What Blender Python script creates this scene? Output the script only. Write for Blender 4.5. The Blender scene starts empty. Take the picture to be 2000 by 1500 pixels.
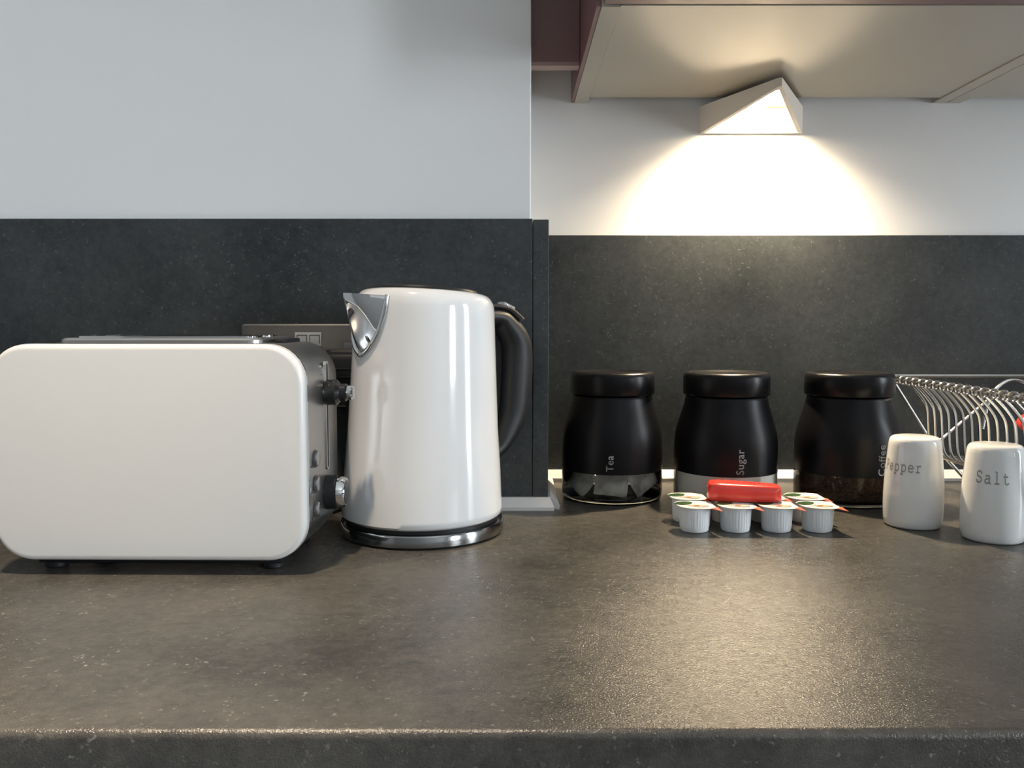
import bpy, bmesh, math, random
from mathutils import Vector, Matrix
C = bpy.context.scene.collection
PI = math.pi
CT = 0.90                      # height of the worktop surface
random.seed(7)

# ------------------------------------------------------------------ camera
cd = bpy.data.cameras.new('camera'); cam = bpy.data.objects.new('camera', cd); C.objects.link(cam)
cd.sensor_fit = 'HORIZONTAL'; cd.sensor_width = 36.0; cd.lens = 36.0 * 1662 / 2000
cd.clip_start = 0.02
cam.location = (0, 0, CT + 0.196)
cam.rotation_euler = (PI / 2 - math.atan(120 / 1662), 0, 0)
bpy.context.scene.camera = cam

# ------------------------------------------------------------------ world, lights, exposure
sc = bpy.context.scene
sc.view_settings.view_transform = 'Standard'; sc.view_settings.look = 'None'
sc.view_settings.exposure = -0.55; sc.view_settings.gamma = 1.0; sc.view_settings.use_curve_mapping = False
w = bpy.data.worlds.new('world'); sc.world = w; w.use_nodes = True
w.node_tree.nodes['Background'].inputs[0].default_value = (0.75, 0.87, 1.0, 1)
w.node_tree.nodes['Background'].inputs[1].default_value = 1.0

def area(name, loc, rot, sx, sy, power, col, shape='RECTANGLE', spread=PI):
    l = bpy.data.lights.new(name, 'AREA'); l.shape = shape; l.size = sx; l.size_y = sy
    l.energy = power; l.color = col; l.spread = spread
    o = bpy.data.objects.new(name, l); C.objects.link(o); o.location = loc; o.rotation_euler = rot
    return o
DAY = (0.87, 0.94, 1.0)
WARM = (1.0, 0.80, 0.58)
# daylight just outside the two windows on the right of the room
area('daylight_door', (2.47, 0.17, 1.15), (0, PI / 2, 0), 1.9, 0.36, 104, DAY)
area('daylight_side', (2.47, -1.70, 1.60), (0, PI / 2, 0), 0.90, 1.45, 205, DAY)
# recessed ceiling downlights
for i, (x, y, p) in enumerate([(-0.32, 0.38, 5.4), (0.75, 0.10, 1.6), (-0.42, -1.1, 1.2), (0.75, -1.1, 1.2)]):
    area('downlight', (x, y, 2.388), (0, 0, 0), 0.07, 0.07, p, WARM, 'DISK', PI * 0.26)
# halogen capsule of the wall lamp: a wide reflector beam down plus a little spill
sp = bpy.data.lights.new('wall_lamp_beam', 'SPOT'); sp.energy = 44.0; sp.color = (1.0, 0.80, 0.54)
sp.spot_size = math.radians(140); sp.spot_blend = 1.0; sp.shadow_soft_size = 0.008
so = bpy.data.objects.new('wall_lamp_beam', sp); C.objects.link(so); so.location = (0.292, 1.034, CT + 0.447)
pl = bpy.data.lights.new('wall_lamp_spill', 'POINT'); pl.energy = 1.0; pl.color = (1.0, 0.80, 0.54); pl.shadow_soft_size = 0.008
po = bpy.data.objects.new('wall_lamp_spill', pl); C.objects.link(po); po.location = (0.292, 1.005, CT + 0.4475)

# ------------------------------------------------------------------ material helpers
def srgb(r, g, b):
    f = lambda c: (c / 255 / 12.92) if c <= 10 else ((c / 255 + 0.055) / 1.055) ** 2.4
    return (f(r), f(g), f(b), 1)
def mat(name, col, rough=0.5, metal=0.0, spec=0.5, coat=0.0, trans=0.0, ior=1.45, emis=None, estr=0.0, sss=0.0):
    m = bpy.data.materials.new(name); m.use_nodes = True
    b = m.node_tree.nodes['Principled BSDF']
    b.inputs['Base Color'].default_value = col; b.inputs['Roughness'].default_value = rough
    b.inputs['Metallic'].default_value = metal; b.inputs['Specular IOR Level'].default_value = spec
    b.inputs['Coat Weight'].default_value = coat; b.inputs['Coat Roughness'].default_value = 0.03
    b.inputs['Transmission Weight'].default_value = trans; b.inputs['IOR'].default_value = ior
    if emis: b.inputs['Emission Color'].default_value = emis; b.inputs['Emission Strength'].default_value = estr
    return m
def nodes(m): return m.node_tree.nodes, m.node_tree.links, m.node_tree.nodes['Principled BSDF']
def noise_bump(m, scale, strength, dist=0.001, detail=4, stretch=None):
    N, L, b = nodes(m)
    tc = N.new('ShaderNodeTexCoord'); n = N.new('ShaderNodeTexNoise'); n.inputs['Scale'].default_value = scale; n.inputs['Detail'].default_value = detail
    src = tc.outputs['Object']
    if stretch:
        mp = N.new('ShaderNodeMapping'); mp.inputs['Scale'].default_value = stretch; L.new(src, mp.inputs[0]); src = mp.outputs[0]
    L.new(src, n.inputs['Vector'])
    bp = N.new('ShaderNodeBump'); bp.inputs['Strength'].default_value = strength; bp.inputs['Distance'].default_value = dist
    L.new(n.outputs['Fac'], bp.inputs['Height']); L.new(bp.outputs['Normal'], b.inputs['Normal'])
    return m
def noise_col(m, c1, c2, scale, detail=5, lo=0.35, hi=0.65):
    N, L, b = nodes(m)
    tc = N.new('ShaderNodeTexCoord'); n = N.new('ShaderNodeTexNoise'); n.inputs['Scale'].default_value = scale; n.inputs['Detail'].default_value = detail
    L.new(tc.outputs['Object'], n.inputs['Vector'])
    r = N.new('ShaderNodeValToRGB'); r.color_ramp.elements[0].position = lo; r.color_ramp.elements[1].position = hi
    r.color_ramp.elements[0].color = c1; r.color_ramp.elements[1].color = c2
    L.new(n.outputs['Fac'], r.inputs[0]); L.new(r.outputs[0], b.inputs['Base Color'])
    return m

def laminate(name, dark, light, fleck, rough, bump, spec=0.5):
    """slate-effect laminate: broad cloudy mottling, fine grain, scattered pale flecks"""
    m = mat(name, dark, rough, spec=spec); N, L, b = nodes(m)
    tc = N.new('ShaderNodeTexCoord')
    def noise(scale, detail, rgh=0.6):
        n = N.new('ShaderNodeTexNoise'); n.inputs['Scale'].default_value = scale; n.inputs['Detail'].default_value = detail
        n.inputs['Roughness'].default_value = rgh; L.new(tc.outputs['Object'], n.inputs['Vector']); return n
    n1 = noise(5.5, 7, 0.68); n2 = noise(110, 6, 0.8)
    mx = N.new('ShaderNodeMath'); mx.operation = 'MULTIPLY_ADD'; mx.inputs[1].default_value = 0.6
    L.new(n1.outputs['Fac'], mx.inputs[0])
    m2 = N.new('ShaderNodeMath'); m2.operation = 'MULTIPLY'; m2.inputs[1].default_value = 0.4; L.new(n2.outputs['Fac'], m2.inputs[0]); L.new(m2.outputs[0], mx.inputs[2])
    r = N.new('ShaderNodeValToRGB'); r.color_ramp.elements[0].position = 0.36; r.color_ramp.elements[1].position = 0.64
    r.color_ramp.elements[0].color = dark; r.color_ramp.elements[1].color = light
    L.new(mx.outputs[0], r.inputs[0])
    # pale flecks in clusters
    v = N.new('ShaderNodeTexVoronoi'); v.inputs['Scale'].default_value = 330
    nw = noise(120, 2); wv = N.new('ShaderNodeMixRGB'); wv.inputs[0].default_value = 0.012
    L.new(tc.outputs['Object'], wv.inputs[1]); L.new(nw.outputs['Color'], wv.inputs[2]); L.new(wv.outputs[0], v.inputs['Vector'])
    sep = N.new('ShaderNodeSeparateColor'); L.new(v.outputs['Color'], sep.inputs[0])
    cl = noise(16, 3)
    ad = N.new('ShaderNodeMath'); ad.operation = 'MULTIPLY_ADD'; ad.inputs[1].default_value = 0.5; L.new(cl.outputs['Fac'], ad.inputs[0]); L.new(sep.outputs[0], ad.inputs[2])
    g = N.new('ShaderNodeMapRange'); g.inputs[1].default_value = 1.04; g.inputs[2].default_value = 1.32; L.new(ad.outputs[0], g.inputs[0])
    dm = N.new('ShaderNodeMapRange'); dm.inputs[1].default_value = 0.42; dm.inputs[2].default_value = 0.15; L.new(v.outputs['Distance'], dm.inputs[0])
    fm = N.new('ShaderNodeMath'); fm.operation = 'MULTIPLY'; L.new(g.outputs[0], fm.inputs[0]); L.new(dm.outputs[0], fm.inputs[1])
    fm2 = N.new('ShaderNodeMath'); fm2.operation = 'MULTIPLY'; fm2.inputs[1].default_value = 0.75; L.new(fm.outputs[0], fm2.inputs[0])
    mix = N.new('ShaderNodeMixRGB'); mix.inputs[2].default_value = fleck
    L.new(fm2.outputs[0], mix.inputs[0]); L.new(r.outputs[0], mix.inputs[1]); L.new(mix.outputs[0], b.inputs['Base Color'])
    nb = noise(900, 2); bp = N.new('ShaderNodeBump'); bp.inputs['Strength'].default_value = bump; bp.inputs['Distance'].default_value = 0.0005
    L.new(nb.outputs['Fac'], bp.inputs['Height']); L.new(bp.outputs['Normal'], b.inputs['Normal'])
    return m

def thin_glass(name, tint=(1, 1, 1, 1), base=0.05):
    """clear glass wall built as two thin skins: see-through with a facing-angle reflection"""
    m = bpy.data.materials.new(name); m.use_nodes = True; N = m.node_tree.nodes; L = m.node_tree.links; N.clear()
    o = N.new('ShaderNodeOutputMaterial'); mx = N.new('ShaderNodeMixShader'); t = N.new('ShaderNodeBsdfTransparent'); g = N.new('ShaderNodeBsdfGlossy')
    fr = N.new('ShaderNodeFresnel'); fr.inputs['IOR'].default_value = 1.45
    t.inputs[0].default_value = tint; g.inputs['Roughness'].default_value = 0.02
    L.new(fr.outputs[0], mx.inputs[0]); L.new(t.outputs[0], mx.inputs[1]); L.new(g.outputs[0], mx.inputs[2]); L.new(mx.outputs[0], o.inputs[0])
    return m

M = {}
M['plaster'] = noise_bump(mat('painted_plaster', (0.83, 0.83, 0.82, 1), 0.55, spec=0.3), 220, 0.06, 0.001)
M['plaster_grey'] = mat('grey_painted_plaster', (0.36, 0.36, 0.36, 1), 0.6, spec=0.3)
M['ceiling'] = mat('ceiling_paint', (0.80, 0.80, 0.78, 1), 0.8)
M['floor'] = noise_col(mat('floor_vinyl', (0.2, 0.17, 0.14, 1), 0.45), (0.24, 0.24, 0.24, 1), (0.34, 0.34, 0.34, 1), 12)
M['splash'] = laminate('slate_laminate_wall', (0.026, 0.030, 0.032, 1), (0.066, 0.072, 0.073, 1), (0.15, 0.16, 0.16, 1), 0.40, 0.10, 0.20)
M['worktop'] = laminate('slate_laminate_top', (0.025, 0.0245, 0.023, 1), (0.088, 0.083, 0.073, 1), (0.22, 0.21, 0.19, 1), 0.23, 0.8, 0.5)
M['seal'] = mat('white_seal', (0.60, 0.60, 0.60, 1), 0.35)
M['melamine'] = mat('cream_melamine', (0.43, 0.395, 0.33, 1), 0.17, spec=0.6)
M['plum'] = mat('plum_gloss', (0.19, 0.092, 0.088, 1), 0.3)
M['edge'] = mat('plum_edge_band', (0.30, 0.20, 0.18, 1), 0.35)
M['ceramic'] = mat('bisque_ceramic', (0.80, 0.74, 0.66, 1), 0.6)
M['bulb'] = mat('lit_bulb', (1, 0.9, 0.75, 1), 0.5, emis=(1.0, 0.80, 0.52, 1), estr=60)
M['white_gloss'] = mat('white_enamel', (0.68, 0.69, 0.70, 1), 0.12, spec=0.55, coat=0.5)
M['white_panel'] = mat('white_toaster_panel', (0.62, 0.62, 0.61, 1), 0.25, spec=0.5)
M['chrome'] = mat('chrome', (0.70, 0.70, 0.70, 1), 0.05, 1.0)
M['steel'] = noise_bump(mat('brushed_steel', (0.46, 0.46, 0.46, 1), 0.30, 1.0), 300, 0.05, 0.0005, stretch=(0.04, 1, 1))
M['base_steel'] = mat('polished_base_steel', (0.30, 0.30, 0.30, 1), 0.16, 1.0)
M['steel_dark'] = noise_bump(mat('brushed_socket_steel', (0.20, 0.195, 0.185, 1), 0.36, 1.0), 300, 0.04, 0.0005, stretch=(0.04, 1, 1))
M['wire'] = mat('chromed_wire', (0.72, 0.70, 0.67, 1), 0.20, 1.0)
M['black_gloss'] = mat('black_gloss_plastic', (0.012, 0.012, 0.013, 1), 0.10)
M['black'] = mat('black_satin_plastic', (0.010, 0.011, 0.013, 1), 0.45, spec=0.35)
M['black_coat'] = noise_bump(mat('matt_black_coating', (0.0040, 0.0040, 0.0052, 1), 0.36, spec=0.22), 900, 0.10, 0.0003)
M['black_lid'] = mat('black_lid_plastic', (0.005, 0.005, 0.006, 1), 0.30, spec=0.22)
M['slot'] = mat('dark_slot', (0.006, 0.006, 0.006, 1), 0.7)
M['print'] = mat('pale_grey_print', (0.55, 0.55, 0.55, 1), 0.5)
M['grey_print'] = mat('grey_stamped_print', (0.33, 0.32, 0.305, 1), 0.4)
M['dark_print'] = mat('dark_print', (0.05, 0.05, 0.055, 1), 0.5)
M['usb'] = mat('pale_usb_module', (0.55, 0.55, 0.53, 1), 0.4)
M['glass'] = thin_glass('jar_glass', (0.93, 0.94, 0.92, 1))
M['glass_base'] = mat('thick_glass_base', (0.80, 0.82, 0.78, 1), 0.03, trans=1.0, ior=1.5)
M['pane'] = thin_glass('window_glass')
M['frame'] = mat('white_window_frame', (0.8, 0.8, 0.8, 1), 0.4)
M['clear'] = mat('clear_plastic', (0.85, 0.87, 0.88, 1), 0.08, trans=0.75)
M['sugar'] = noise_bump(mat('white_sugar', (0.82, 0.81, 0.79, 1), 0.7), 1500, 0.4, 0.0006)
M['coffee'] = noise_bump(noise_col(mat('coffee_granules', (0.05, 0.025, 0.012, 1), 0.6), (0.012, 0.006, 0.004, 1), (0.085, 0.040, 0.018, 1), 420, 3), 500, 1.0, 0.002)
M['teabag'] = noise_bump(noise_col(mat('tea_bag_paper', (0.4, 0.4, 0.38, 1), 0.8), (0.25, 0.245, 0.23, 1), (0.55, 0.55, 0.53, 1), 60, 5), 200, 0.5, 0.001)
M['pot'] = mat('white_pot_plastic', (0.80, 0.82, 0.83, 1), 0.32)
M['foil'] = mat('white_printed_foil', (0.60, 0.58, 0.54, 1), 0.45)
M['leaf'] = noise_col(mat('leaf_print', (0.03, 0.10, 0.03, 1), 0.3), (0.008, 0.030, 0.014, 1), (0.05, 0.11, 0.035, 1), 260, 3)
M['rust'] = mat('rust_print', (0.38, 0.13, 0.04, 1), 0.35)
M['coral'] = noise_col(mat('coral_print', (0.62, 0.16, 0.10, 1), 0.3), (0.40, 0.07, 0.04, 1), (0.60, 0.22, 0.15, 1), 300, 2)
M['shade'] = mat('beige_print', (0.42, 0.38, 0.30, 1), 0.4)
M['red'] = mat('red_plastic', (0.66, 0.050, 0.038, 1), 0.24, spec=0.5)
M['china'] = mat('glazed_white_china', (0.77, 0.77, 0.76, 1), 0.10, spec=0.5, coat=0.4)

# ------------------------------------------------------------------ mesh helpers
def finish(name, bm, material, parent=None, smooth=True, ang=35, loc=None):
    bmesh.ops.recalc_face_normals(bm, faces=bm.faces[:])
    me = bpy.data.meshes.new(name); bm.to_mesh(me); bm.free()
    if smooth:
        for p in me.polygons: p.use_smooth = True
        me.set_sharp_from_angle(angle=math.radians(ang))
    if material: me.materials.append(material)
    o = bpy.data.objects.new(name, me); C.objects.link(o)
    if parent: o.parent = parent
    if loc: o.location = loc
    return o
def thing(name, label, cat, loc=(0, 0, 0), rz=0, group=None):
    o = bpy.data.objects.new(name, None); C.objects.link(o); o.location = loc; o.rotation_euler = (0, 0, rz)
    o.empty_display_size = 0.02
    return tag(o, label, cat, group)
def tag(o, label, cat, group=None):
    o['label'] = label; o['category'] = cat
    if group: o['group'] = group
    return o
def struct(o):
    o['kind'] = 'structure'; return o
def box(bm, x0, x1, y0, y1, z0, z1, bev=0.0, seg=2):
    r = bmesh.ops.create_cube(bm, size=1.0)
    vs = r['verts']
    for v in vs:
        v.co = Vector((x0 if v.co.x < 0 else x1, y0 if v.co.y < 0 else y1, z0 if v.co.z < 0 else z1))
    if bev > 0:
        es = list({e for v in vs for e in v.link_edges})
        bmesh.ops.bevel(bm, geom=es, offset=bev, segments=seg, profile=0.5, affect='EDGES')
    return bm
def bx(*a, **k): return box(bmesh.new(), *a, **k)
def lathe(bm, prof, seg=48, cap0=True, cap1=True, c=(0, 0), mod=None):
    rings = []
    for r, z in prof:
        ring = []
        for i in range(seg):
            a = 2 * PI * i / seg
            rr = r * (mod(a, z) if mod else 1.0)
            ring.append(bm.verts.new((c[0] + rr * math.sin(a), c[1] - rr * math.cos(a), z)))
        rings.append(ring)
    for k in range(len(rings) - 1):
        for i in range(seg):
            j = (i + 1) % seg
            bm.faces.new((rings[k][i], rings[k][j], rings[k + 1][j], rings[k + 1][i]))
    if cap0: bm.faces.new(rings[0][::-1])
    if cap1: bm.faces.new(rings[-1])
    return bm
def spline(pts, n=6):
    """Catmull-Rom through points"""
    P = [Vector(p) for p in pts]; out = []
    for i in range(len(P) - 1):
        p0 = P[max(i - 1, 0)]; p1 = P[i]; p2 = P[i + 1]; p3 = P[min(i + 2, len(P) - 1)]
        for k in range(n):
            t = k / n
            out.append(0.5 * ((2 * p1) + (p2 - p0) * t + (2 * p0 - 5 * p1 + 4 * p2 - p3) * t * t + (3 * p1 - p0 - 3 * p2 + p3) * t ** 3))
    out.append(P[-1]); return out
def tube(bm, pts, r, seg=8, side=None, r2=None):
    """sweep an ellipse (r across 'side', r2 the other way) along the points"""
    P = [Vector(p) for p in pts]; rings = []; ref = Vector(side) if side else None; prev = None
    for i, p in enumerate(P):
        t = (P[min(i + 1, len(P) - 1)] - P[max(i - 1, 0)]).normalized()
        if ref is not None: a = (ref - t * ref.dot(t)).normalized()
        elif prev is None: a = t.orthogonal().normalized()
        else: a = (prev - t * prev.dot(t)).normalized()
        prev = a; b = t.cross(a)
        ra = r[i] if isinstance(r, (list, tuple)) else r
        rb = (r2[i] if isinstance(r2, (list, tuple)) else r2) if r2 else ra
        rings.append([bm.verts.new(p + a * ra * math.cos(2 * PI * k / seg) + b * rb * math.sin(2 * PI * k / seg)) for k in range(seg)])
    for k in range(len(rings) - 1):
        for i in range(seg):
            j = (i + 1) % seg
            bm.faces.new((rings[k][i], rings[k][j], rings[k + 1][j], rings[k + 1][i]))
    bm.faces.new(rings[0][::-1]); bm.faces.new(rings[-1])
    return bm
def rrect(x0, x1, z0, z1, r, n=8):
    out = []
    for cx, cz, a0 in ((x1 - r, z1 - r, 0), (x0 + r, z1 - r, PI / 2), (x0 + r, z0 + r, PI), (x1 - r, z0 + r, 1.5 * PI)):
        for i in range(n + 1):
            a = a0 + PI / 2 * i / n; out.append((cx + r * math.cos(a), cz + r * math.sin(a)))
    return out
def loft(bm, loops, cap0=True, cap1=True):
    R = [[bm.verts.new(p) for p in lp] for lp in loops]; n = len(R[0])
    for k in range(len(R) - 1):
        for i in range(n):
            j = (i + 1) % n; bm.faces.new((R[k][i], R[k][j], R[k + 1][j], R[k + 1][i]))
    if cap0: bm.faces.new(R[0][::-1])
    if cap1: bm.faces.new(R[-1])
    return bm
def dup(root, loc, rz=None, label=None, group=None):
    r = root.copy(); C.objects.link(r); r.location = loc
    if rz is not None: r.rotation_euler = (0, 0, rz)
    if label: r['label'] = label
    if group: r['group'] = group
    for ch in list(root.children):
        c = ch.copy(); C.objects.link(c); c.parent = r
        for g in list(ch.children):
            d = g.copy(); C.objects.link(d); d.parent = c
    return r

# ================================================================== the room
RX0, RX1, RY0, H = -2.2, 2.4, -2.5, 2.40
BW = 1.065          # plaster of the recessed back wall
BR = 0.898          # plaster of the chimney breast
BX = 0.0198         # right corner of the breast
struct(finish('floor', bx(RX0 - .1, RX1 + .1, RY0 - .1, BW + .1, -0.08, 0), M['floor'], smooth=False))
struct(finish('ceiling', bx(RX0 - .1, RX1 + .1, RY0 - .1, BW + .1, H, H + .08), M['ceiling'], smooth=False))
struct(finish('wall_back', bx(BX, RX1, BW, BW + .1, 0, H), M['plaster'], smooth=False))
struct(finish('wall_breast', bx(RX0, BX, BR, BW + .1, 0, H, bev=0.0015), M['plaster'], smooth=False))
struct(finish('wall_left', bx(RX0 - .1, RX0, RY0, BW + .1, 0, H), M['plaster_grey'], smooth=False))
def wall_with_holes(name, axis, pos, thick, a0, a1, holes):
    """wall panel across 'axis' from a0..a1 with rectangular holes [(b0,b1,z0,z1)] sorted along it"""
    bm = bmesh.new()
    def add(b0, b1, z0, z1):
        if b1 - b0 < 1e-4 or z1 - z0 < 1e-4: return
        if axis == 'x': box(bm, pos, pos + thick, b0, b1, z0, z1)
        else: box(bm, b0, b1, pos - thick, pos, z0, z1)
    c = a0
    for b0, b1, z0, z1 in holes:
        add(c, b0, 0, H); add(b0, b1, 0, z0); add(b0, b1, z1, H); c = b1
    add(c, a1, 0, H)
    return struct(finish(name, bm, M['plaster_grey'], smooth=False))
HR = [(-2.45, -0.95, 1.10, 2.05), (-0.03, 0.37, 0.15, 2.10)]
HF = []
wall_with_holes('wall_right', 'x', RX1, 0.10, RY0, BW + .1, HR)
wall_with_holes('wall_front', 'y', RY0, 0.10, RX0 - .1, RX1 + .1, HF)
def window(n, axis, pos, b0, b1, z0, z1, bars):
    o = bpy.data.objects.new('window_%d' % n, None); C.objects.link(o); struct(o)
    def put(bm, a0, a1, c0, c1, d0, d1):
        if axis == 'x': box(bm, pos + d0, pos + d1, a0, a1, c0, c1)
        else: box(bm, a0, a1, pos - d1, pos - d0, c0, c1)
    t = 0.045; fr = bmesh.new()
    put(fr, b0, b1, z0, z0 + t, .02, .07); put(fr, b0, b1, z1 - t, z1, .02, .07)
    put(fr, b0, b0 + t, z0 + t, z1 - t, .02, .07); put(fr, b1 - t, b1, z0 + t, z1 - t, .02, .07)
    finish('window_frame', fr, M['frame'], o, smooth=False)
    for k in range(bars):
        p = b0 + (b1 - b0) * (k + 1) / (bars + 1); bm = bmesh.new(); put(bm, p - .02, p + .02, z0 + t, z1 - t, .02, .065)
        finish('mullion', bm, M['frame'], o, smooth=False)
    bm = bmesh.new(); put(bm, b0 + t, b1 - t, z0 + t, z1 - t, .04, .044)
    finish('pane', bm, M['pane'], o, smooth=False)
window(1, 'x', RX1, *HR[1], 0)
window(2, 'x', RX1, *HR[0], 0)

# ------------------------------------------------------------------ worktop and splashbacks
SB = 0.888; SK = 1.055; SH = CT + 0.303         # splashback faces and top height
bm = bmesh.new()                                 # post-formed front edge
prof = []
YF = 0.396; R = 0.0045
for i in range(9):
    a = PI / 2 * i / 8; prof.append((YF + R - R * math.sin(a), CT - R + R * math.cos(a)))
prof = [(BW - .001, CT), ] + prof + [(YF, CT - .026)]
for i in range(5):
    a = PI / 2 * i / 4; prof.append((YF + .012 - .012 * math.cos(a), CT - .026 - .012 * math.sin(a)))
prof.append((BW - .001, CT - .038))
loft(bm, [[(x, min(y, yb), z) for y, z in prof] for x, yb in ((-1.6, BR - .0006), (BX + .0006, BR - .0006), (BX + .0008, BW - .0006), (1.7, BW - .0006))])
wt = finish('worktop', bm, M['worktop'], ang=50)
tag(wt, 'mottled brown grey slate effect worktop with rounded front edge under all the appliances', 'worktop')

tag(finish('splashback', bx(-1.6, BX + .0015, SB, BR - .0006, CT, SH, bev=.0006), M['splash'], smooth=False),
    'dark slate splashback panel on the protruding wall behind toaster and kettle', 'splashback')
tag(finish('splashback', bx(BX + .002, BX + .0182, SB - .0005, BW - .0006, CT, SH - .001, bev=.0006), M['splash'], smooth=False),
    'narrow dark slate return panel edge at the protruding wall corner beside the kettle handle', 'splashback')
tag(finish('splashback', bx(BX + .0185, 1.7, SK, BW - .0006, CT, SH, bev=.0006), M['splash'], smooth=False),
    'dark slate splashback panel on the recessed wall behind the black jars and dish rack', 'splashback')
def seal(name, pts):     # quadrant sealing strip swept along a path; pts = (x, y, nx, ny) with n pointing off the wall
    bm = bmesh.new(); loops = []
    for x, y, nx, ny in pts:
        loops.append([(x + nx * d, y + ny * d, CT + z) for d, z in ((0, 0), (.0115, 0), (.012, .0035), (.0045, .0115), (.003, .0125), (0, .0125))])
    loft(bm, loops); return struct(finish(name, bm, M['seal'], smooth=False))
seal('trim_1', [(-1.6, SB, 0, -1), (BX + .0182, SB, .52, -1)])
seal('trim_2', [(BX + .0184, SB + .001, 1, -.5), (BX + .0184, SK - .013, 1, 0)])
seal('trim_3', [(BX + .019, SK, 0, -1), (1.7, SK, 0, -1)])

# ------------------------------------------------------------------ wall cabinets
CZ = CT + 0.4640; CF = 0.746; CX = 0.0762; CW = 0.455; CH = 0.55; TH = 0.0165
def cabinet(x, label, first):
    t = thing('wall_cabinet', label, 'cabinet', (x, 0, CZ), 0, None)
    finish('side_panel', bx(0, TH, CF, BW - .0005, 0, CH, bev=.0005), M['melamine'], t, smooth=False)
    finish('side_panel', bx(CW - TH, CW, CF, BW - .0005, 0, CH, bev=.0005), M['melamine'], t, smooth=False)
    finish('bottom_panel', bx(TH + .0004, CW - TH - .0004, CF, BW - .022, .0012, .018), M['melamine'], t, smooth=False)
    finish('back_panel', bx(TH + .0004, CW - TH - .0004, BW - .021, BW - .018, .030, CH), M['melamine'], t, smooth=False)
    finish('top_panel', bx(TH + .0004, CW - TH - .0004, CF, BW - .022, CH - .018, CH), M['melamine'], t, smooth=False)
    d = finish('door', bx(.0015, CW - .0015, CF - .022, CF - .0035, .001, CH, bev=.001), M['plum'], t, smooth=False)
    d['label'] = 'plum brown gloss door'
    bm = bmesh.new(); tube(bm, spline([(CW - .04, CF - .022, .05), (CW - .04, CF - .045, .055), (CW - .04, CF - .048, .10), (CW - .04, CF - .045, .145), (CW - .04, CF - .022, .15)], 4), .004)
    finish('handle', bm, M['steel'], d)
    if first:
        e = finish('end_panel', bx(-.004, -.0003, CF, BW - .0005, .0005, CH), M['plum'], t, smooth=False); e['label'] = 'plum brown end panel'
    return t
cabinet(CX, 'plum and cream wall cabinet directly above the lit wall lamp', True)
cabinet(CX + CW + .001, 'cream wall cabinet at the upper right corner, above the dish rack', False)
fz = CT + 0.469
f_ = thing('filler_panel', 'dark plum filler panel closing the gap between wall corner and cabinet', 'panel', (BX, .928, fz))
finish('panel', bx(.0005, CX - BX - .0045, .001, .018, .004, .45), M['plum'], f_, smooth=False)
e = finish('edge_band', bx(.0005, CX - BX - .0045, .001, .018, 0, .004), M['edge'], f_, smooth=False); e['label'] = 'paler edge band'

# ------------------------------------------------------------------ wall lamp
wl = thing('wall_lamp', 'lit wedge shaped bisque wall lamp under the cabinet', 'lamp', (0.2932, BW, CT))
LA, LW, LT, LB, LBA = .128, .0635, .4600, .4270, .4515        # projection, half width, top, bottom at wall, bottom at apex
def wedge(off):
    w_ = LW - off * 1.15; ap = LA - off * 2.1; rr = .006
    pts = [(-w_, 0)]
    tx = -.003
    for i in range(7):
        s = i / 6
        a = Vector((-w_, 0)).lerp(Vector((tx, -ap)), 1 - .08 * (1 - s) ** 2) if s < .5 else Vector((w_, 0)).lerp(Vector((tx, -ap)), 1 - .08 * s ** 2)
        pts.append((a.x, a.y))
    pts.append((w_, 0)); return pts
bm = bmesh.new()
zb = lambda y: LB + (LBA - LB) * (-y / LA)
o_, i_ = wedge(0), wedge(.0045)
ot = [bm.verts.new((x, y, LT)) for x, y in o_]; ob = [bm.verts.new((x, y, zb(y))) for x, y in o_]
it = [bm.verts.new((x, y, LT - .002)) for x, y in i_]; ib = [bm.verts.new((x, y, zb(y))) for x, y in i_]
n = len(o_)
for k in range(n - 1):
    bm.faces.new((ot[k], ot[k + 1], ob[k + 1], ob[k])); bm.faces.new((it[k], ib[k], ib[k + 1], it[k + 1])); bm.faces.new((ob[k], ob[k + 1], ib[k + 1], ib[k]))
for q in (0, n - 1): bm.faces.new((ot[q], ob[q], ib[q], it[q]))
bm.faces.new(ot); bm.faces.new(it[::-1])
finish('shade', bm, M['ceramic'], wl, ang=30)
finish('back_plate', bx(-LW + .006, LW - .006, -.0055, -.0005, LB, LT - .003), M['ceramic'], wl, smooth=False)
bm = bmesh.new(); bmesh.ops.create_icosphere(bm, subdivisions=2, radius=.0045)
for v in bm.verts: v.co = Vector((v.co.x * 2.2, v.co.y, v.co.z)) + Vector((-.001, -.040, LT - .0075))
bo = finish('bulb', bm, M['bulb'], wl)
bm = bmesh.new(); box(bm, -.016, -.011, -.046, -.034, LT - .014, LT - .0035); finish('bulb_holder', bm, M['ceramic'], wl, smooth=False)

# ================================================================== appliances
# ------------------------------------------------------------------ toaster (local: x right, y back, origin under the front panel's right end)
to = thing('toaster', 'two slot toaster with glossy white front panel and brushed steel sides', 'toaster', (-.1590, .646, CT), math.radians(-.8))
TW, TZ0, TZ1, TD = .2435, .0115, .1795, .140
def pan(x0, x1, z0, z1, r, y): return [(x, y, z) for x, z in rrect(x0, x1, z0, z1, r, 10)]
bm = bmesh.new(); e = .0045
loft(bm, [pan(-TW + .0005, -.0005, TZ0 + .0005, TZ1 - .0005, .0295, .010)] +
     [pan(-TW + (e - e * math.sin(a)), -(e - e * math.sin(a)), TZ0 + (e - e * math.sin(a)), TZ1 - (e - e * math.sin(a)), .030 - (e - e * math.sin(a)), e - e * math.cos(a)) for a in [PI / 2 - PI / 2 * i / 6 for i in range(7)]])
q = finish('front_panel', bm, M['white_panel'], to, ang=60); q['label'] = 'glossy white front panel'
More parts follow.
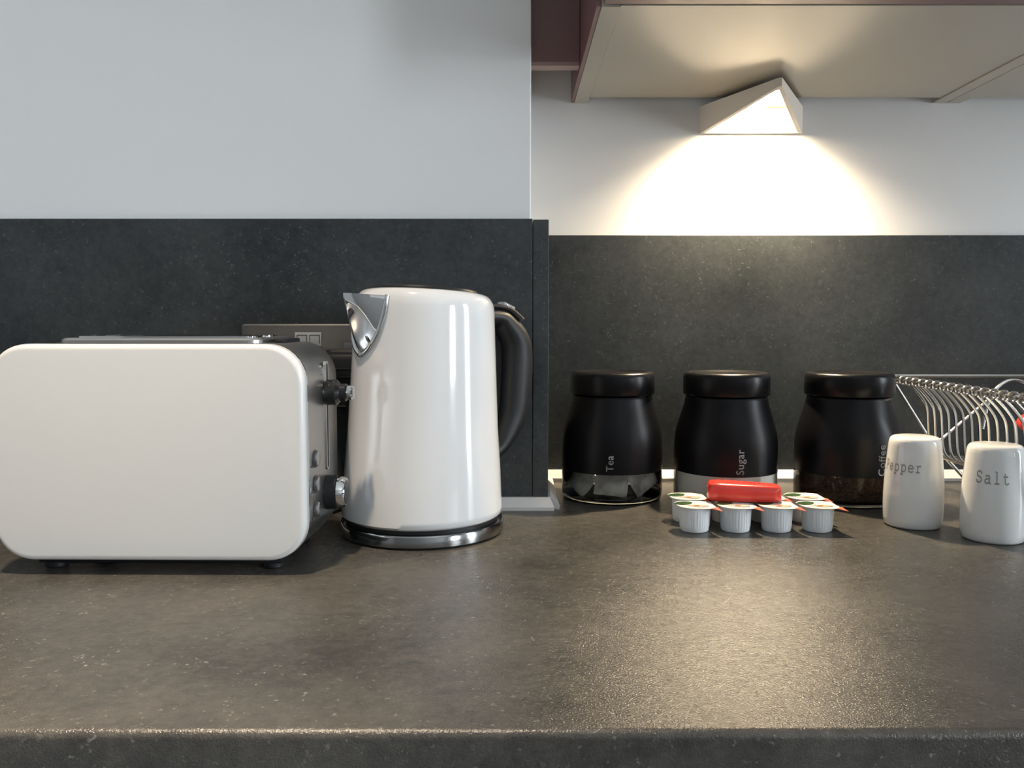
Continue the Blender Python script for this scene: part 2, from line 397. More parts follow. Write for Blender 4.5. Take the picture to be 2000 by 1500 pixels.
bm = bmesh.new(); loft(bm, [pan(-TW - .0006, .0006, TZ0 - .0006, TZ1 + .0006, .0305, .0101), pan(-TW - .0006, .0006, TZ0 - .0006, TZ1 + .0006, .0305, .0122)])
finish('trim_ring', bm, M['chrome'], to)
bm = bmesh.new(); loops = []
for y, ins in [(.0123, .0), (.030, -.001), (.07, -.0016), (TD - .030, -.001), (TD - .018, .0022), (TD - .008, .010), (TD - .002, .022), (TD, .036)]:
    loops.append(pan(-TW + ins, -ins, TZ0 + max(ins, 0) * .5, TZ1 - .0002 - max(ins, 0) * .55, .0300, y))
loft(bm, loops); q = finish('shell', bm, M['steel'], to, ang=60); q['label'] = 'brushed steel body'
# raised slot surround with two slots
sx0, sx1 = -TW + .042, -.040
bm = bmesh.new(); loft(bm, [[(x, y, z) for x, y in rrect(sx0 + i_, sx1 - i_, .024 + i_, .122 - i_, .010, 4)] for z, i_ in ((.1785, 0), (.1822, .0), (.1838, .002))])
finish('slot_surround', bm, M['steel'], to)
for y0 in (.036, .080):
    bm = bmesh.new()
    P = spline([(sx0 + .014, y0, .1838), (sx0 + .010, y0 + .003, .1838)], 2)
    lp_o = rrect(sx0 + .008, sx1 - .008, y0, y0 + .030, .008, 5); lp_i = rrect(sx0 + .0105, sx1 - .0105, y0 + .0025, y0 + .0275, .006, 5)
    loft(bm, [[(x, y, .1837) for x, y in lp_o], [(x, y, .1852) for x, y in lp_o], [(x, y, .1852) for x, y in lp_i], [(x, y, .1837) for x, y in lp_i]], False, False)
    rim = finish('slot_rim', bm, M['chrome'], to)
    bm = bmesh.new(); loft(bm, [[(x, y, .1839) for x, y in lp_i], [(x, y, .18405) for x, y in lp_i]])
    finish('bread_slot', bm, M['slot'], to, smooth=False)
bm = bx(-.036, -.028, .05, .10, .1790, .1826, bev=.001); finish('lift_tab', bm, M['black'], to)
# underside and feet
finish('base_plate', bx(-TW + .024, -.024, .018, TD - .022, .0045, .0118, bev=.002), M['black'], to)
for fx in (-TW + .034, -.034):
    for fy in (.028, TD - .032):
        finish('foot', lathe(bmesh.new(), [(.008, 0), (.009, .001), (.009, .006)], 20, c=(fx, fy)), M['black'], to)
# controls on the right side (x = 0.001)
SX = .0012
def xlathe(prof, y, z, seg=28, x=SX):
    bm = lathe(bmesh.new(), [(r, h) for r, h in prof], seg)
    for v in bm.verts: v.co = Vector((x + v.co.z, y + v.co.x, z + v.co.y))
    return bm
bm = bmesh.new(); loft(bm, [[(x, y, z) for y, z in rrect(.0655, .0705, .074, .162, .0024, 4)] for x in (SX - .002, SX + .0006)])
finish('lever_slot', bm, M['slot'], to)
bm = bmesh.new(); lo = rrect(.0635, .0725, .072, .164, .004, 4); li = rrect(.0655, .0705, .074, .162, .0024, 4)
loft(bm, [[(SX - .001, y, z) for y, z in lo], [(SX + .0014, y, z) for y, z in lo], [(SX + .0014, y, z) for y, z in li], [(SX - .001, y, z) for y, z in li]], False, False)
finish('slot_trim', bm, M['chrome'], to)
bm = xlathe([(.0098, 0), (.0108, .002), (.0108, .0100), (.0085, .0120), (.0074, .0130), (.0074, .0175), (.0066, .0185)], .066, .1375)
lv = finish('lever', bm, M['black_gloss'], to); lv['label'] = 'black lever knob'
finish('lever_tip', xlathe([(.0058, .0185), (.0062, .0195), (.0062, .0225), (.0050, .0240), (.0020, .0246)], .066, .1375), M['chrome'], lv)
dl = finish('dial', xlathe([(.0140, 0), (.0145, .0008), (.0140, .0095), (.0130, .0098)], .066, .0530), M['black'], to); dl['label'] = 'black browning dial'
finish('dial_cap', xlathe([(.0128, .0098), (.0135, .0103), (.0130, .0150), (.0118, .0168), (.0110, .0168), (.0108, .0160), (.0001, .0160)], .066, .058, cap1=False) if False else xlathe([(.0128, .0098), (.0135, .0103), (.0130, .0150), (.0118, .0168), (.0104, .0168)], .066, .0530), M['chrome'], dl)
finish('dial_face', xlathe([(.0103, .0168), (.0100, .0171)], .066, .0530), M['black_gloss'], dl)
for z in (.087, .0665, .046):
    b_ = finish('button', xlathe([(.0058, 0), (.0060, .0004), (.0058, .0022), (.0050, .0027), (.0015, .0027)], .030, z), M['steel'], to); b_['label'] = 'round steel button'
    finish('button_ring', xlathe([(.0068, -.001), (.0072, .0002), (.0070, .0006), (.0062, .0006)], .030, z), M['dark_print'], b_)
    bm = bmesh.new()
    for k in range(3): box(bm, SX, SX + .0002, .0195 + k * .0014, .0203 + k * .0014, z - .006, z - .0038)
    finish('icon', bm, M['dark_print'], to, smooth=False)
bm = bmesh.new()
for k in range(4): box(bm, SX, SX + .0002, .052, .0545, .1345 - .0 + k * .0052 + .008, .1352 + k * .0052 + .008)
finish('icon', bm, M['dark_print'], to, smooth=False)

# ------------------------------------------------------------------ kettle
ke = thing('kettle', 'glossy white jug kettle with chrome spout and black handle', 'kettle', (-.0850, .796, CT))
ke.scale = (1, 1, .981)
AZ = math.radians(50); S = Vector((-math.sin(AZ), -math.cos(AZ), 0)); E_ = -S; SIDE = Vector((-S.y, S.x, 0))
PROF = [(.0740, .0182), (.0752, .0192), (.0752, .024), (.0733, .060), (.0702, .100), (.0683, .140), (.0664, .180), (.0653, .205), (.0648, .2140), (.0638, .2192), (.0617, .2235), (.0588, .2265), (.0550, .2280), (.0515, .2285)]
def krad(z):
    for (r0, z0), (r1, z1) in zip(PROF, PROF[1:]):
        if z0 <= z <= z1: return r0 + (r1 - r0) * (z - z0) / max(z1 - z0, 1e-9)
    return PROF[0][0]
def kdef(p):      # the pouring side leans in more than the handle side, and the rim slopes down to the handle
    p = Vector(p); k = max(p.z - .02, 0) / .208
    q = p + E_ * (.0052 * k); q.z += (p.x * S.x + p.y * S.y) * .060 * k ** 2
    return q
def kfin(name, bm, m, parent=ke, ang=35):
    for v in bm.verts: v.co = kdef(v.co)
    return finish(name, bm, m, parent, ang=ang)
bm = lathe(bmesh.new(), [(.0500, .0150), (.0715, .0160)] + PROF[1:] + [(.0505, .2275), (.0500, .224)], 96); q = kfin('body', bm, M['white_gloss'], ang=50); q['label'] = 'glossy white enamel body'
kfin('lid', lathe(bmesh.new(), [(.0495, .2245), (.0495, .2290), (.0480, .2312), (.040, .2325), (.02, .2332), (.001, .2334)], 64), M['black'])
kb = finish('power_base', lathe(bmesh.new(), [(.0757, .0012), (.0767, .0022), (.0767, .0108), (.0757, .0125), (.060, .0132)], 96), M['base_steel'], ke); kb['label'] = 'steel clad power base'
finish('base_foot', lathe(bmesh.new(), [(.070, 0), (.0735, .0002), (.0735, .0014)], 64), M['black'], kb)
finish('gap_ring', lathe(bmesh.new(), [(.0705, .0126), (.0715, .0128), (.0715, .0158), (.068, .0162)], 64), M['black'], ke)
# spout: a chrome beak growing out of the wall
def spout_pt(s, u, grow=1.0, lift=0.0):
    z = .1695 + s * (.2205 - .1695)
    hw = math.radians(23) * (1 - (1 - s) ** 1.9) ** .55 * grow + math.radians(1.0) * s
    a = u * hw; r0 = krad(z)
    # sharp-nosed profile that straightens into flat cheeks
    sh = (1 - abs(u)) ** 1.0; sh = sh * .60 + (1 - u * u) ** 1.2 * .40
    pr = .0225 * s ** .85 * sh
    base = S * math.cos(a) * r0 + SIDE * math.sin(a) * r0
    return base + S * pr + base.normalized() * lift + Vector((0, 0, z + .0008 * sh * s))
bm = bmesh.new(); nu, ns = 32, 20
G = [[bm.verts.new(spout_pt(max(j / ns, .004), -1 + 2 * i / nu, lift=.0006)) for i in range(nu + 1)] for j in range(ns + 1)]
for j in range(ns):
    for i in range(nu): bm.faces.new((G[j][i], G[j][i + 1], G[j + 1][i + 1], G[j + 1][i]))
top = [bm.verts.new(S * (krad(.2205) - .004) * math.cos(math.radians(28) * u) + SIDE * (krad(.2205) - .004) * math.sin(math.radians(28) * u) + Vector((0, 0, .2207))) for u in [-1 + 2 * i / nu for i in range(nu + 1)]]
for i in range(nu): bm.faces.new((G[ns][i], G[ns][i + 1], top[i + 1], top[i]))
spo = kfin('spout', bm, M['chrome'], ang=80); spo['label'] = 'polished chrome beak spout'
bm = bmesh.new(); path = []
for j in range(ns, 0, -1): path.append(spout_pt(j / ns, -1, 1.06, .0012))
for i in range(1, 8): path.append(spout_pt(.006, -1 + 2 * i / 8, 1.06, .0012) - Vector((0, 0, .0012)))
for j in range(1, ns + 1): path.append(spout_pt(j / ns, 1, 1.06, .0012))
tube(bm, path, .0022, 10); kfin('spout_rim', bm, M['chrome'], spo, ang=80)
# handle
def hp(rho, z): return E_ * rho + Vector((0, 0, z))
outer = [(.0600, .2150), (.0775, .2145), (.0900, .2080), (.1040, .1900), (.1092, .1650), (.1080, .1300), (.1030, .0990), (.0915, .0765), (.0805, .0640), (.0690, .0560)]
outer = [(r_ if r_ < .066 else .066 + (r_ - .066) * 1.38, z_) for r_, z_ in outer]
cen = []
for i, (r_, z_) in enumerate(outer):
    a = Vector(outer[max(i - 1, 0)]); b = Vector(outer[min(i + 1, len(outer) - 1)]); t = (b - a).normalized(); nrm = Vector((t.y, -t.x))
    if nrm.x > 0: nrm = -nrm
    if 0 < i < len(outer) - 1 and False: pass
    tk = .0095 + .0080 * math.sin(PI * min(max((i - 1) / 7.0, 0), 1))
    cen.append(hp(r_ + nrm.x * tk + .0095, z_ + nrm.y * tk) if i else hp(r_, z_ - .0095))
pts = spline(cen, 5); nP = len(pts)
thick = [.0095 + .0080 * math.sin(PI * min(max((k / 5 - 1) / 7.0, 0), 1)) for k in range(nP)]
wid = [.0150 - .0025 * (k / (nP - 1)) for k in range(nP)]
ha = finish('handle', tube(bmesh.new(), pts, wid, 20, SIDE, thick), M['black'], ke, ang=80); ha['label'] = 'black loop handle'
op = spline([hp(r_ + .0095, z_) if i else hp(r_, z_) for i, (r_, z_) in enumerate(outer[:5])], 5)
finish('handle_trim', tube(bmesh.new(), [p + Vector((0, 0, .0012)) for p in op[:13]], .0128, 12, SIDE, .0030), M['steel'], ha)
bt = hp(.1030, .2160)
bm = bmesh.new(); box(bm, -.008, .008, -.006, .006, -.002, .0028, bev=.0015)
rot = Matrix.Rotation(math.atan2(E_.y, E_.x), 4, 'Z') @ Matrix.Rotation(math.radians(22), 4, 'Y')
for v in bm.verts: v.co = rot @ v.co + bt
finish('lid_button', bm, M['clear'], ha)
# on / off lever low on the handle side
bm = bmesh.new(); p0 = hp(.0700, .0420); box(bm, 0, .0125, -.0055, .0055, -.0035, .0035, bev=.0022)
rot = Matrix.Rotation(math.atan2(E_.y, E_.x), 4, 'Z')
for v in bm.verts: v.co = rot @ v.co + p0
sw = finish('switch_lever', bm, M['clear'], ke); sw['label'] = 'clear plastic switch lever'

# ------------------------------------------------------------------ wall socket and plug
ws = thing('wall_socket', 'brushed steel double wall socket behind toaster and kettle', 'socket', (-.2805, SB, CT + .1085))
bm = bmesh.new(); loft(bm, [[(x, y, z) for x, z in rrect(i_, .146 - i_, i_, .086 - i_, .004, 4)] for y, i_ in ((-.0003, 0), (-.0045, 0), (-.0060, .0015))])
finish('plate', bm, M['steel_dark'], ws)
us = finish('usb_module', bx(.056, .0835, -.0072, -.0055, .063, .0775, bev=.0005), M['usb'], ws); us['label'] = 'pale usb insert'
for x in (.0580, .0712): 
    bm = bmesh.new(); box(bm, x, x + .0105, -.0074, -.0070, .0742, .0748); box(bm, x, x + .0006, -.0074, -.0070, .066, .0742); box(bm, x + .0099, x + .0105, -.0074, -.0070, .066, .0742)
    finish('usb_port', bm, M['slot'], us, smooth=False)
for x in (.020, .106): finish('switch_rocker', bx(x, x + .011, -.0085, -.0055, .050, .067, bev=.001), M['steel_dark'], ws)
pg = thing('power_plug', 'black mains plug in the socket between toaster and kettle', 'plug', (-.2805 + .113, SB - .0062, CT + .1085 + .036))
bm = bmesh.new(); loft(bm, [[(x, y, z) for x, z in rrect(-.025 + i_, .025 - i_, -.026 + i_, .0245 - i_, .007, 4)] for y, i_ in ((0, 0), (-.014, 0), (-.016, .003), (-.030, .005), (-.033, .009))])
finish('plug_body', bm, M['black'], pg)
for z in (-.012, -.004, .004): finish('grip_ridge', bx(-.0205, .0205, -.0336, -.029, z, z + .0016, bev=.0004), M['black_gloss'], pg)
finish('cable', tube(bmesh.new(), spline([(0, -.012, -.0255), (0, -.014, -.06), (-.002, -.020, -.12), (-.010, -.022, -.1395), (-.05, -.024, -.1415), (-.09, -.022, -.1415)], 6), .003, 10), M['black'], pg)

# ================================================================== storage jars
JP = [(.0440, .1150), (.0447, .1120), (.0462, .1045), (.0490, .0950), (.0522, .0850), (.0545, .0760), (.0558, .0670), (.0563, .0560), (.0563, .0335)]
def jrad(z):
    P = JP[::-1]
    for (r0, z0), (r1, z1) in zip(P, P[1:]):
        if z0 <= z <= z1: return r0 + (r1 - r0) * (z - z0) / (z1 - z0)
    return P[0][0]
def text_mesh(body, size):
    cu = bpy.data.curves.new('txt', 'FONT'); cu.body = body; cu.size = size; cu.resolution_u = 4; cu.space_character = 1.06; cu.offset = .00012
    o = bpy.data.objects.new('txt', cu); C.objects.link(o)
    bpy.context.view_layer.update()
    me = bpy.data.meshes.new_from_object(o.evaluated_get(bpy.context.evaluated_depsgraph_get()))
    bpy.data.objects.remove(o); bpy.data.curves.remove(cu)
    return me
def word_on_jar(body, size, a0, z0, parent):
    me = text_mesh(body, size); bm = bmesh.new(); bm.from_mesh(me); bpy.data.meshes.remove(me)
    bmesh.ops.subdivide_edges(bm, edges=[e for e in bm.edges if e.calc_length() > .003], cuts=2)
    for v in bm.verts:
        z = z0 + v.co.x; R_ = jrad(z) + .00035; a = a0 - v.co.y / R_
        v.co = Vector((R_ * math.sin(a), -R_ * math.cos(a), z))
    r = bmesh.ops.extrude_face_region(bm, geom=bm.faces[:])
    o = finish('lettering', bm, M['print'], parent, smooth=False); o['label'] = 'pale grey lettering ' + body
    return o
def jar(x, y, label, rz=0.0):
    t = thing('storage_jar', label, 'jar', (x, y, CT), 0, 'black storage jars')
    g = lathe(bmesh.new(), [(.0555, .006), (.0563, .010), (.0563, .0330), (.0558, .060), (.0535, .078), (.047, .098), (.0435, .113)], 64, False, False)
    gl = finish('glass_body', g, M['glass'], t, ang=80)
    finish('glass_base', lathe(bmesh.new(), [(.0500, 0), (.0540, .0006), (.0556, .0026), (.0560, .0058), (.0535, .0062), (.020, .0052), (.001, .0050)], 64), M['glass_base'], gl, ang=50)
    s = lathe(bmesh.new(), [(.0435, .1155)] + JP + [(.05615, .0335)], 80, False, False); sl = finish('sleeve', s, M['black_coat'], t, ang=60); sl['label'] = 'matt black coated sleeve'
    lid = finish('lid', lathe(bmesh.new(), [(.0430, .1165), (.0462, .1168), (.0470, .1178), (.0470, .1365), (.0462, .1392), (.0445, .1410), (.0410, .1418), (.0388, .1414), (.0365, .1398), (.030, .1390), (.001, .1388)], 80), M['black_lid'], t, ang=50)
    lid['label'] = 'gloss black lid with dished top'
    return t, sl
t1, s1 = jar(.1128, .953, 'black sleeved jar marked Tea with tea bags showing at the bottom')
word_on_jar('Tea', .0112, math.radians(-5.0), .0372, s1)
t2, s2 = jar(.2375, .940, 'black sleeved jar marked Sugar behind the red block')
word_on_jar('Sugar', .0116, math.radians(5.8), .0362, s2)
t3, s3 = jar(.3718, .936, 'black sleeved jar marked Coffee beside the pepper shaker')
word_on_jar('Coffee', .0116, math.radians(19.5), .0352, s3)
# contents
def granules(x, y, m, name, label, cat, h):
    bm = bmesh.new(); seg = 48; prof = [(.0515, .0066), (.0545, .0085), (.0550, .012), (.0551, h - .004), (.0540, h)]
    lathe(bm, prof, seg, True, False)
    rings = [[v for v in bm.verts if abs(v.co.z - h) < 1e-6]]
    top = bmesh.ops.contextual_create(bm, geom=[e for e in bm.edges if e.is_boundary])
    for v in bm.verts: v.co.z += random.uniform(-.0003, .0003) if v.co.z > .02 else 0
    o = finish(name, bm, m, None); o.location = (x, y, CT); o['kind'] = 'stuff'; tag(o, label, cat); return o
granules(.2375, .940, M['sugar'], 'sugar', 'white sugar filling the jar marked Sugar', 'sugar', .045)
granules(.3718, .936, M['coffee'], 'coffee', 'dark brown coffee filling the jar marked Coffee', 'coffee', .040)
def tea_bag(loc, rot, label, sx=.019, sy=.019, seed=1):
    rnd = random.Random(seed); bm = bmesh.new(); n = 9
    def surf(sg):
        G = []
        for i in range(n):
            row = []
            for j in range(n):
                u, v = -1 + 2 * i / (n - 1), -1 + 2 * j / (n - 1)
                h = (1 - u ** 4) * (1 - v ** 4) * .0034 * sg + .0022 * math.sin(2.3 * u + seed) * math.cos(1.9 * v + 2 * seed) + rnd.uniform(-.0004, .0004)
                row.append(bm.verts.new((u * sx, v * sy, h)))
            G.append(row)
        for i in range(n - 1):
            for j in range(n - 1): bm.faces.new((G[i][j], G[i + 1][j], G[i + 1][j + 1], G[i][j + 1]))
    surf(1); surf(-1)
    bmesh.ops.remove_doubles(bm, verts=[v for v in bm.verts if True], dist=.0009)
    o = finish('tea_bag', bm, M['teabag'], None, ang=50); o.location = loc; o.rotation_euler = rot
    tag(o, label, 'tea bag', 'tea bags inside the tea jar'); return o
tx, ty = .1128, .953
tea_bag((tx - .004, ty - .0345, CT + .0215), (math.radians(62), math.radians(8), math.radians(-6)), 'pale tea bag pressed to the glass at the middle of the tea jar', .018, .015, 1)
tea_bag((tx + .030, ty - .0225, CT + .024), (math.radians(70), math.radians(-24), math.radians(40)), 'creased tea bag standing at the right side of the tea jar', .018, .015, 2)
tea_bag((tx - .0355, ty - .020, CT + .022), (math.radians(66), math.radians(22), math.radians(-58)), 'tea bag in shade at the left side of the tea jar', .016, .014, 3)
tea_bag((tx + .004, ty - .009, CT + .0125), (math.radians(10), math.radians(6), math.radians(25)), 'tea bag lying flat on the floor of the tea jar', .019, .018, 4)
tea_bag((tx + .010, ty + .024, CT + .026), (math.radians(60), math.radians(-14), math.radians(14)), 'tea bag leaning at the back of the tea jar', .019, .018, 5)

# ================================================================== milk pots
def make_pot(label):
    t = thing('milk_pot', label, 'milk pot', (0, 0, CT), 0, 'milk portion pots')
    def rib(a, z): return 1 + (.024 * (math.cos(a * 34) > .0) if .0045 < z < .0195 else 0)
    bm = lathe(bmesh.new(), [(.0105, 0), (.0128, .0003), (.0134, .0014), (.0136, .0040), (.0136, .0046), (.0143, .0194), (.0146, .0200), (.0150, .0226), (.0162, .0230), (.0162, .0236)], 136, mod=rib)
    finish('cup', bm, M['pot'], t, ang=25)
    out = []
    for i in range(9):
        a = math.radians(182 + (262 - 182) * i / 8); out.append((.0168 * math.cos(a), .0168 * math.sin(a)))
    out += [(.004, -.0170), (.0120, -.0168), (.0200, -.0062), (.0188, .0020), (.0190, .0185), (.0080, .0182), (-.0040, .0186), (-.0120, .0175), (-.0172, .0110), (-.0176, .004)]
    def curl(x, y): return .0238 - .0012 * max(0, x - .0165) / .003
    bm = bmesh.new(); loft(bm, [[(x, y, curl(x, y)) for x, y in out], [(x, y, curl(x, y) + .00025) for x, y in out]])
    bmesh.ops.triangulate(bm, faces=[f for f in bm.faces if len(f.verts) > 4])
    lid = finish('foil_lid', bm, M['foil'], t, smooth=False); lid['label'] = 'white printed foil lid'
    def patch(name, pts, m, h=.00028):
        bm = bmesh.new(); loft(bm, [[(x, y, curl(x, y) + h - .0001) for x, y in pts], [(x, y, curl(x, y) + h + .00008) for x, y in pts]])
        return finish(name, bm, m, lid, smooth=False)
    def ell(cx, cy, a_, b_, rot): 
        return [(cx + a_ * math.cos(k) * math.cos(rot) - b_ * math.sin(k) * math.sin(rot), cy + a_ * math.cos(k) * math.sin(rot) + b_ * math.sin(k) * math.cos(rot)) for k in [2 * PI * i / 20 for i in range(20)]]
    patch('leaf_print', ell(-.0092, .0078, .0100, .0066, math.radians(35)), M['leaf'])
    patch('swirl_print', ell(.0048, -.0040, .0085, .0048, math.radians(10)), M['shade'])
    patch('bean_print', ell(.0010, -.0045, .0030, .0022, math.radians(20)), M['rust'], .0005)
    bm = bmesh.new(); T3 = [(.0119, -.0168, .0239), (.0225, -.0176, .0214), (.0201, -.0061, .0233)]
    loft(bm, [[(x, y, z) for x, y, z in T3], [(x, y, z + .0003) for x, y, z in T3]])
    ct = finish('corner_tab', bm, M['coral'], lid, smooth=False); ct['label'] = 'coral corner tab'
    bm = bmesh.new()
    for k in range(4):
        a = Vector((-.0105 + k * .0022, -.0075 + k * .0005, .02412)); d = Vector((.0052, .0085, 0)); p = Vector((.0003, -.0002, 0))
        vs = [bm.verts.new(a - p), bm.verts.new(a + p), bm.verts.new(a + d + p), bm.verts.new(a + d - p)]; bm.faces.new(vs)
    finish('text_lines', bm, M['grey_print'], lid, smooth=False)
    return t
PXX, PYY, PS = .1728, .7945, .0388
ords = ['leftmost', 'second', 'third', 'last']
pot0 = None
labs = {(0, 0): 'milk pot with foil lid at the left end of the front row', (0, 1): 'milk pot second from left in the front row, below the red block',
        (0, 2): 'third milk pot from left in front row, at right end of red block', (0, 3): 'milk pot at the right end of the front row, coral corner free',
        (1, 0): 'milk pot at the left end of the back row, beside the tea jar', (1, 1): 'second milk pot from left in back row, under left half of red block',
        (1, 2): 'third milk pot from left in back row, under right half of red block', (1, 3): 'milk pot at the right end of the back row before the coffee jar'}
for r_ in (0, 1):
    for k in range(4):
        loc = (PXX + k * PS + (.0 if r_ == 0 else .0006), PYY + r_ * .0390, CT)
        if pot0 is None: pot0 = make_pot(labs[(0, 0)]); pot0.location = loc
        else: dup(pot0, loc, label=labs[(r_, k)])

# ------------------------------------------------------------------ red block on the lids
rb = thing('red_pack', 'glossy red moulded plastic block lying across the milk pot lids', 'block', (.2255, .818, CT + .0245), math.radians(-9))
bm = bmesh.new(); RL = .0350
def redsec(s):
    """outline in plan tapering to a rounded right end"""
    top = []
    n = 26; pts = []
    for i in range(n):
        a = 2 * PI * i / n; c, s_ = math.cos(a), math.sin(a)
        ex = .42; x = math.copysign(abs(c) ** ex, c); y = math.copysign(abs(s_) ** .55, s_)
        pts.append((x, y))
    return pts
base = redsec(0)
def redloop(scale, z0, z1):
    out = []
    for x, y in base:
        X = x * RL; W = .0165 - .0022 * (x + 1) if x > 0 else .0165 - .0022 * (x + 1)
        out.append((X * scale[0] - (.0 if x > 0 else 0), y * W * scale[1], z0 + (z1 - z0) * 0 + (-.0020 * (x + 1) * .5 * (1 if z0 > .006 else 0))))
    return out
loft(bm, [redloop((.97, .93), .0, 0), redloop((1.0, 1.0), .0020, 0), redloop((1.0, 1.0), .0110, 0), redloop((.975, .95), .0150, 0), redloop((.93, .86), .0166, 0), redloop((.70, .60), .0172, 0)])
finish('block', bm, M['red'], rb, ang=60)
for k in range(9):
    x = -.026 + k * .0048; L_ = .0105 - .0007 * k
    bm = bmesh.new(); tube(bm, [(x - .0030, -L_ * .75, .0164 - .0001 * k), (x, 0, .0170 - .00018 * k), (x + .0030, L_ * .85, .0164 - .0001 * k)], .0009, 6)
    finish('ridge', bm, M['red'], rb)

# ================================================================== shakers
GL = {   # typewriter glyphs as strokes on a 0..1 wide cell, x-height .62, cap height .92
 'S': [[(.80, .70), (.80, .90)], [(.80, .74), (.70, .88), (.5, .93), (.28, .86), (.20, .70), (.30, .55), (.5, .48), (.72, .40), (.82, .24), (.72, .08), (.5, 0), (.28, .04), (.18, .20)], [(.18, .02), (.18, .24)]],
 'a': [[(.24, .52), (.36, .61), (.56, .62), (.70, .54), (.72, .40), (.72, .06), (.78, 0), (.90, 0)], [(.72, .34), (.45, .36), (.24, .28), (.18, .15), (.28, .02), (.46, -.01), (.64, .08), (.72, .2)]],
 'l': [[(.28, .96), (.50, .96), (.50, 0)], [(.22, 0), (.80, 0)]],
 't': [[(.40, .86), (.40, .18), (.46, .04), (.60, -.01), (.78, .04), (.84, .12)], [(.18, .60), (.76, .60)]],
 'P': [[(.14, .92), (.62, .92), (.80, .82), (.84, .68), (.78, .52), (.62, .44), (.30, .44)], [(.30, .92), (.30, 0)], [(.14, 0), (.52, 0)]],
 'e': [[(.18, .34), (.82, .34), (.80, .48), (.68, .60), (.5, .63), (.30, .58), (.18, .42), (.17, .24), (.26, .08), (.48, -.01), (.68, .02), (.82, .10)]],
 'p': [[(.08, .60), (.26, .60), (.26, -.28)], [(.08, -.28), (.46, -.28)], [(.26, .44), (.40, .58), (.58, .62), (.76, .54), (.85, .34), (.80, .14), (.66, .01), (.46, -.01), (.30, .10), (.26, .18)]],
 'r': [[(.16, .60), (.38, .60), (.38, 0)], [(.14, 0), (.66, 0)], [(.38, .38), (.52, .56), (.70, .62), (.86, .55)]],
}
SP = [(.0215, 0), (.0245, .0004), (.0258, .0020), (.0266, .0080), (.0271, .0200), (.0271, .0300), (.0266, .0430), (.0256, .0580), (.0243, .0720), (.0237, .0785), (.0232, .0822), (.0222, .0848), (.0204, .0864), (.0180, .0871), (.0120, .0875), (.001, .0876)]
def srad(z):
    for (r0, z0), (r1, z1) in zip(SP, SP[1:]):
        if z0 <= z <= z1: return r0 + (r1 - r0) * (z - z0) / max(z1 - z0, 1e-9)
    return SP[0][0]
def shaker(x, y, word, label, a0, step, z0, size, name):
    t = thing(name, label, 'shaker', (x, y, CT), 0, 'white china shakers')
    finish('body', lathe(bmesh.new(), SP, 72), M['china'], t, ang=60)
    finish('stopper', lathe(bmesh.new(), [(.009, -.0000), (.0095, .0001), (.0095, .0012)], 24), M['slot'], t)
    bm = bmesh.new(); hw = .075
    for k, ch in enumerate(word):
        for st in GL[ch]:
            P = [p.to_2d() for p in spline([(a, b, 0) for a, b in st], 3)] if len(st) > 3 else [Vector(p) for p in st]
            prev = None
            for i, p in enumerate(P):
                d = (P[min(i + 1, len(P) - 1)] - P[max(i - 1, 0)]); d = d.normalized() if d.length else Vector((1, 0)); nn = Vector((-d.y, d.x)) * hw
                row = []
                for q_ in (p + nn, p - nn):
                    z = z0 + q_.y * size; R_ = srad(z) + .00015; a = a0 + k * step + (q_.x) * step * .92
                    row.append(bm.verts.new((R_ * math.sin(a), -R_ * math.cos(a), z)))
                if prev: bm.faces.new((prev[0], prev[1], row[1], row[0]))
                prev = row
    o = finish('lettering', bm, M['grey_print'], t, smooth=False); o['label'] = 'grey typewriter lettering ' + word
    return t
D = math.radians
shaker(.3890, .8150, 'Pepper', 'white china shaker marked Pepper beside the coffee jar', D(-98), D(14.8), .0555, .0098, 'pepper_shaker')
shaker(.4370, .7625, 'Salt', 'white china shaker marked Salt in front of the dish rack', D(-65), D(16.0), .0545, .0108, 'salt_shaker')

# ================================================================== dish rack
dr = thing('dish_rack', 'chromed wire folding dish rack beside the salt shaker', 'dish rack', (.452, 1.02, CT))
ZR = .1290; D0, D1 = -.026, -.289
def part_tube(name, pts, r, seg=8): return finish(name, tube(bmesh.new(), pts, r, seg), M['wire'], dr)
part_tube('top_rail', [(0, D0 + .012, ZR), (0, D1 - .01, ZR)], .0022)
part_tube('back_rail', [(-.003, .016, ZR + .002), (.30, .016, ZR + .002)], .0029)
part_tube('top_rail', [(.30, D0 + .012, ZR), (.30, D1 - .01, ZR)], .0022)
for s_, xx in ((1, 0), (-1, .30)):
    part_tube('leg', [(xx + s_ * .008, .010, ZR), (xx + s_ * .060, .010, .050), (xx + s_ * .105, .010, .0025)], .0022)
part_tube('brace', [(.060, .006, .046), (.128, .006, .106)], .0018)
wire_pts = spline([(0, 0, -.0005), (.0080, 0, -.0085), (.0145, 0, -.0165), (.0188, 0, -.0240), (.0208, 0, -.0340), (.0222, 0, -.052), (.0238, 0, -.067), (.0280, 0, -.0765), (.0380, 0, -.0820), (.05, 0, -.0830), (.15, 0, -.0830)], 4)
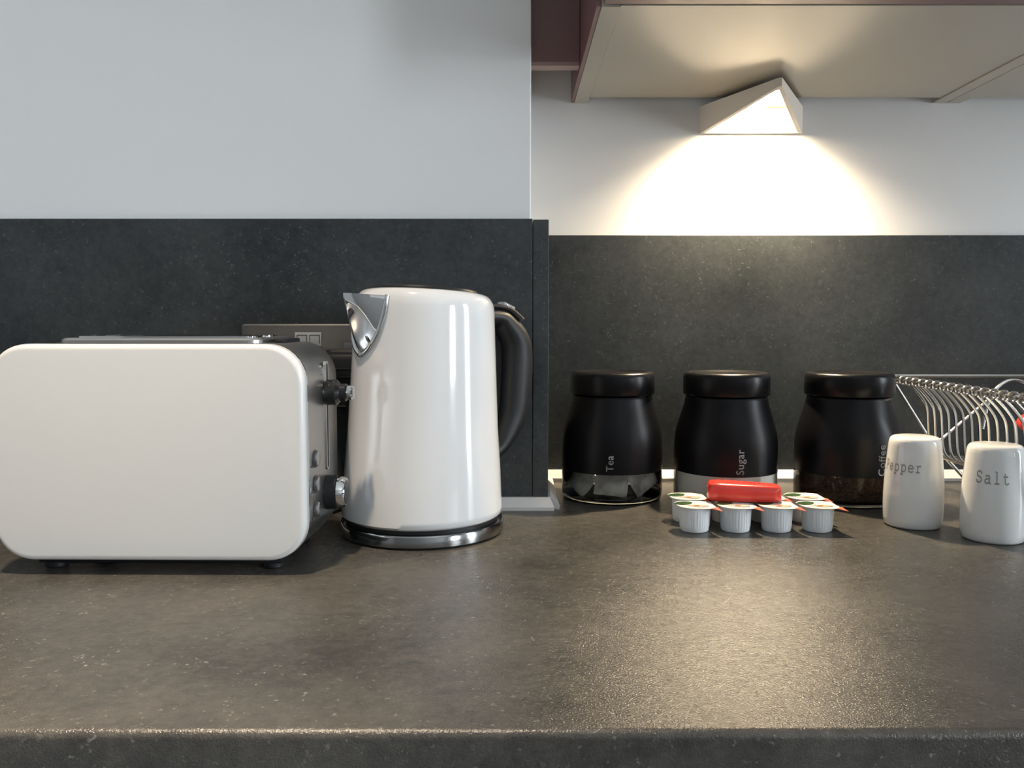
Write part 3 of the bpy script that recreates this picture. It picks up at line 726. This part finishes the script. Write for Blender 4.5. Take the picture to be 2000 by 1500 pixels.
wm = tube(bmesh.new(), wire_pts, .0016, 8); wire0 = finish('wire', wm, M['wire'], dr)
bm = bmesh.new(); ring = []
tube(bm, [(.0042 * math.cos(2 * PI * k / 14), .0034 * math.cos(2 * PI * k / 14) * .0 + .0020 * (k / 14 - .5), .0042 * math.sin(2 * PI * k / 14)) for k in range(15)], .0015, 6)
ring0 = finish('coil', bm, M['wire'], dr)
NW = 18
for k in range(NW):
    y = D0 + (D1 - D0) * k / (NW - 1)
    r_ = ring0 if k == 0 else ring0.copy()
    if k: C.objects.link(r_)
    r_.location = (0, y + .003, ZR)
    if k >= 2:
        o = wire0 if k == 2 else wire0.copy()
        if k > 2: C.objects.link(o)
        o.location = (0, y, ZR - .003)
    if k % 2 == 0:
        o2 = wire0.copy(); C.objects.link(o2); o2.location = (.30, y, ZR - .003); o2.scale = (-1, 1, 1)
part_tube('bottom_rail', [(.046, D0 + .008, ZR - .0885), (.046, D1 - .005, ZR - .0885)], .0022)
part_tube('bottom_rail', [(.254, D0 + .008, ZR - .0885), (.254, D1 - .005, ZR - .0885)], .0022)
part_tube('cutlery_loop', spline([(.085, -.055, .075), (.092, -.055, .110), (.108, -.055, .1285), (.128, -.055, .1295), (.146, -.055, .112), (.152, -.055, .075)], 5), .0018)
part_tube('foot_rail', [(.105, .012, .0025), (.105, D1, .0025)], .0025)
part_tube('foot_rail', [(.195, .012, .0025), (.195, D1, .0025)], .0025)
part_tube('leg', [(.046, D1, ZR - .088), (.105, D1, .0025)], .0022); part_tube('leg', [(.254, D1, ZR - .088), (.195, D1, .0025)], .0022)
# red item standing in the rack
rd = thing('red_utensil', 'red rounded plastic utensil end showing behind the dish rack wires', 'utensil', (.570, .925, CT + .0485))
bm = bmesh.new(); bmesh.ops.create_uvsphere(bm, u_segments=20, v_segments=12, radius=1)
for v in bm.verts: v.co = Vector((v.co.x * .017, v.co.y * .014, v.co.z * .011 + .0385))
finish('head', bm, M['red'], rd)
finish('stem', tube(bmesh.new(), [(0, 0, .0002), (0, 0, .030)], .005, 12), M['red'], rd)
